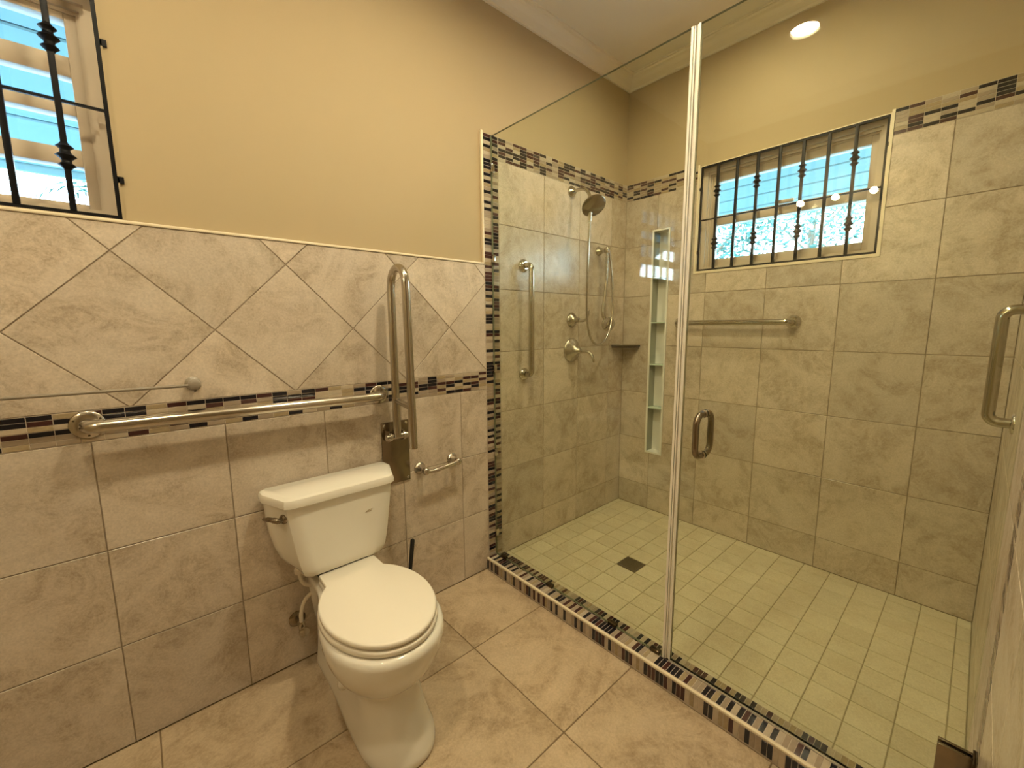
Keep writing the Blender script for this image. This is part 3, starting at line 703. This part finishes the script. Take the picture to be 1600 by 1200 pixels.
# ------------------------------------------------------------------ shower glass
def sheet(name, y0, y1, z0, z1, parent):
    bm = bmesh.new(); v = b_box(bm, (XG-.005, y0, z0), (XG+.005, y1, z1)); bmesh.ops.recalc_face_normals(bm, faces=bm.faces[:])
    for f in bm.faces: f.material_index = 0 if abs(f.normal.x) > .9 else 1
    me = bpy.data.meshes.new(name); bm.to_mesh(me); bm.free(); me.materials.append(M['glass']); me.materials.append(M['gedge'])
    return settle(link(name, me), parent)
ZT = 2.276
gp = empty('glass_panel', (XG, 1.2, ZK), 'fixed clear glass shower panel joining the left wall', 'glass panel')
sheet('pane', .704, YA-.004, ZK+.004, ZT, gp)
bm = bmesh.new()
for s in (-1, 1): b_box(bm, (XG+s*.0055, .7045, ZK+.004), (XG+s*.0075, .7125, ZT))
b_box(bm, (XG-.0040, .6985, ZK+.004), (XG+.0040, .7035, ZT)); settle(finish(bm, 'seal', M['vinyl']), gp)
for z in (.199, .663, 1.122, 1.688, 2.126):
    o = box('wall_clip', (XG-.010, YA-.016, z-.020), (XG+.010, YA, z+.020), M['chrome'], gp, .002)
for y in (1.660, 1.313, .945, .745):
    o = box('kerb_clip', (XG-.010, y-.020, ZK), (XG+.010, y+.020, ZK+.016), M['darkm'], gp, .002)
gd = empty('glass_door', (XG, .3, ZK+.008), 'hinged clear glass shower door with looped pull handle', 'shower door')
sheet('pane', YC+.016, .690, ZK+.010, ZT, gd)
bm = bmesh.new()
for s in (-1, 1): b_box(bm, (XG+s*.0055, .6815, ZK+.010), (XG+s*.0075, .6885, ZT))
b_box(bm, (XG-.0040, .6905, ZK+.010), (XG+.0040, .6935, ZT)); settle(finish(bm, 'seal', M['vinyl']), gd)
bm = bmesh.new(); b_box(bm, (XG-.004, YC+.016, ZK+.001), (XG+.004, .688, ZK+.010)); settle(finish(bm, 'bottom_sweep', M['vinyl']), gd)
for s in (-1, 1):
    tube('handle', fillet([(XG+s*.003, .607, .904), (XG+s*.057, .607, .904), (XG+s*.057, .607, 1.048), (XG+s*.003, .607, 1.048)], .034), .0105, M['darkm' if False else 'plate'], gd, 16)
    for z in (.904, 1.048): lathe('washer', (XG+s*.005, .607, z), (s, 0, 0), [(0, .014), (.004, .014), (.005, .011)], M['nickel'], gd, 16)
for z in (.262, 1.95):
    box('hinge', (XG-.014, YC+.004, z-.045), (XG-.005, YC+.066, z+.045), M['plate'], gd, .002)
    box('hinge', (XG+.005, YC+.004, z-.045), (XG+.014, YC+.066, z+.045), M['plate'], gd, .002)
    box('hinge_back_plate', (XG-.026, YC, z-.045), (XG+.026, YC+.006, z+.045), M['darkm'], gd, .001)
    tube('hinge_pin', [(XG, YC+.010, z-.03), (XG, YC+.010, z+.03)], .007, M['darkm'], gd)

# ------------------------------------------------------------------ lamps
for lx, ly, lab in LIGHTS:
    dl = empty('downlight', (lx, ly, ZC), lab, 'ceiling light', 'recessed downlights')
    bm = bmesh.new(); ci = [[Vector((lx+r*math.cos(2*math.pi*k/32), ly+r*math.sin(2*math.pi*k/32), z)) for k in range(32)] for r, z in ((.098, ZC), (.096, ZC-.006), (.086, ZC-.010), (.068, ZC-.008), (.0655, ZC-.002))]
    b_loft(bm, ci, False, False); settle(finish(bm, 'trim_ring', M['white'], None, angle=40), dl)
    bm = bmesh.new(); ci = [[Vector((lx+r*math.cos(2*math.pi*k/32), ly+r*math.sin(2*math.pi*k/32), z)) for k in range(32)] for r, z in ((.0655, ZC-.006), (.0640, ZC+.012), (.0655, ZC+.012), (.0658, ZC-.006))]
    b_loft(bm, ci, False, False); settle(finish(bm, 'baffle', M['white'], None, angle=40), dl)
    lathe('lens', (lx, ly, ZC+.010), (0, 0, -1), [(0, .0645), (.004, .062), (.007, 0)], M['lampon' if lx < .5 else 'fillon' if lx < 1.5 else 'showeron'], dl, 32)
vl = empty('vanity_light', (XD, .78, 2.2), 'three bulb vanity light behind the camera, mirrored in the shower door', 'wall light')
box('back_plate', (XD-.001, .50, 2.165), (XD+.022, 1.06, 2.245), M['nickel'], vl, .006)
for y in (.577, .78, .985):
    tube('arm', [(XD+.02, y, 2.205), (XD+.085, y, 2.205)], .009, M['nickel'], vl)
    lathe('socket', (XD+.075, y, 2.205), (1, 0, 0), [(0, .014), (.004, .022), (.022, .022), (.026, .016)], M['nickel'], vl, 20)
    lathe('bulb', (XD+.098, y, 2.205), (1, 0, 0), [(0, .010), (.010, .014), (.024, .019), (.038, .0205), (.050, .017), (.060, .008), (.063, 0)], M['bulbon'], vl, 20)

# ------------------------------------------------------------------ outside
bm = bmesh.new(); b_box(bm, (-40, -40, -.6), (40, 40, -.5)); g = finish(bm, 'ground', M['ground']); structure(g, 'pale ground outside the house', 'ground')
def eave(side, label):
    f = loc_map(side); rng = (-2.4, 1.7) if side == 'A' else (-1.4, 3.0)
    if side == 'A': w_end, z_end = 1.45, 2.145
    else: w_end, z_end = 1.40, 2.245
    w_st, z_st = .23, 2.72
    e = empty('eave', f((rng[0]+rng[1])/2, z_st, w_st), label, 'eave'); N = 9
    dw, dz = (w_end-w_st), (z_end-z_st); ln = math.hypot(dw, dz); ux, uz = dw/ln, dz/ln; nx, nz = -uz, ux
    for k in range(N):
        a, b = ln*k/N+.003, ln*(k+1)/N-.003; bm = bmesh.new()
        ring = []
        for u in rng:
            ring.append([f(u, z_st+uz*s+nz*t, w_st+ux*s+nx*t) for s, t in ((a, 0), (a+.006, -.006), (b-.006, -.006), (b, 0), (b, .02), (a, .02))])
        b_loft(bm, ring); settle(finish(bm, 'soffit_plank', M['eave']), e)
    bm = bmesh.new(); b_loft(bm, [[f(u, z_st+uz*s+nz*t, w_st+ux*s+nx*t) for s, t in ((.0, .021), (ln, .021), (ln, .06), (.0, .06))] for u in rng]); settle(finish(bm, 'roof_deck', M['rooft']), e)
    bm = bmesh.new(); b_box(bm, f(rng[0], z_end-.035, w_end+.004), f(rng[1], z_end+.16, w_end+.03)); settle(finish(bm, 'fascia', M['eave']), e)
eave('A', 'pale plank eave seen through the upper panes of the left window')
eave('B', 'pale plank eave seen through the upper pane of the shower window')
def leaves(bm, c, rad, n, size, rng):
    for _ in range(n):
        while True:
            p = Vector((rng.uniform(-1, 1), rng.uniform(-1, 1), rng.uniform(-1, 1)))
            if .25 < p.length < 1: break
        q = Vector(c) + Vector((p.x*rad[0], p.y*rad[1], p.z*rad[2]))
        a = Vector((rng.gauss(0, 1), rng.gauss(0, 1), rng.gauss(0, .6))).normalized(); b = a.orthogonal().normalized(); s = size*rng.uniform(.6, 1.3)
        v = [bm.verts.new(q+x) for x in (-a*s, b*s*.42, a*s, -b*s*.42)]; bm.faces.new(v)
rng = random.Random(3)
for i, (x, y, h, r, lab) in enumerate(((9.2, 4.0, 3.3, 1.15, 'leafy tree outside the shower window, nearest the glass door edge'), (12.0, 2.9, 3.9, 1.1, 'leafy tree outside the middle of the shower window'), (11.0, .55, 3.2, 1.0, 'thin leafy tree outside the shower window, furthest right'))):
    tr_ = empty('tree', (x, y, -.5), lab, 'tree', 'trees outside the shower window')
    tube('trunk', [(x, y, -.5), (x+.05, y, .8), (x, y+.05, h-.4)], [.11, .09, .05], M['bark'], tr_, 8)
    for k in range(4): tube('branch', [(x, y, h-1.2+.2*k), (x+.5*math.cos(k*1.7), y+.6*math.sin(k*1.7), h-.5+.2*k)], [.04, .015], M['bark'], tr_, 6)
    bm = bmesh.new(); leaves(bm, (x, y, h-.1), (r, r*1.1, r*.75), (2200, 1500, 700)[i], .075, rng)
    me = bpy.data.meshes.new('foliage'); bm.to_mesh(me); bm.free(); fo = link('foliage', me, None, M['leaf']); settle(fo, tr_); fo['kind'] = 'stuff'
pt = empty('palm_tree', (-.05, 9.4, -.5), 'palm tree outside the lowest pane of the left window', 'tree')
tube('trunk', [(-.05, 9.4, -.5), (-.02, 9.42, 1.5), (.02, 9.4, 3.25)], [.14, .11, .09], M['bark'], pt, 10)
for k in range(11):
    a = 2*math.pi*k/11+.2; bm = bmesh.new(); c = Vector((.02, 9.4, 3.25)); P = []
    for j in range(9):
        t = j/8; P.append(c + Vector((math.cos(a)*.95*t, math.sin(a)*.95*t, .34*math.sin(t*2.3)-.30*t*t)))
    b_tube(bm, P, [.012*(1-.8*j/8) for j in range(9)], 5)
    side = Vector((-math.sin(a), math.cos(a), 0))
    for j in range(1, 9):
        for s in (-1, 1):
            d = (side*s + (P[j]-P[j-1]).normalized()*.8 - Vector((0, 0, .35))).normalized(); L_ = .30*(1-.55*j/8); wv = (P[j]-P[j-1]).normalized()*.022
            v = [bm.verts.new(q) for q in (P[j]-wv, P[j]+wv, P[j]+d*L_*.7+wv*.6, P[j]+d*L_, P[j]+d*L_*.7-wv*.6)]; bm.faces.new(v)
    me = bpy.data.meshes.new('frond'); bm.to_mesh(me); bm.free(); settle(link('frond', me, None, M['palm']), pt)
nr = empty('neighbour_house', (-3.4, 13.2, -.5), 'low grey roofed house in the distance below the left window sky', 'house')
bm = bmesh.new(); b_box(bm, (-7, 12.2, -.5), (-.6, 15, 3.3)); settle(finish(bm, 'wall', M['rend']), nr)
bm = bmesh.new(); b_loft(bm, [[Vector((x, 11.8, 3.35)), Vector((x, 11.85, 3.48)), Vector((x, 13.4, 4.0)), Vector((x, 15.2, 3.48)), Vector((x, 15.2, 3.35))] for x in (-7.3, -.3)]); settle(finish(bm, 'roof', M['rooft']), nr)
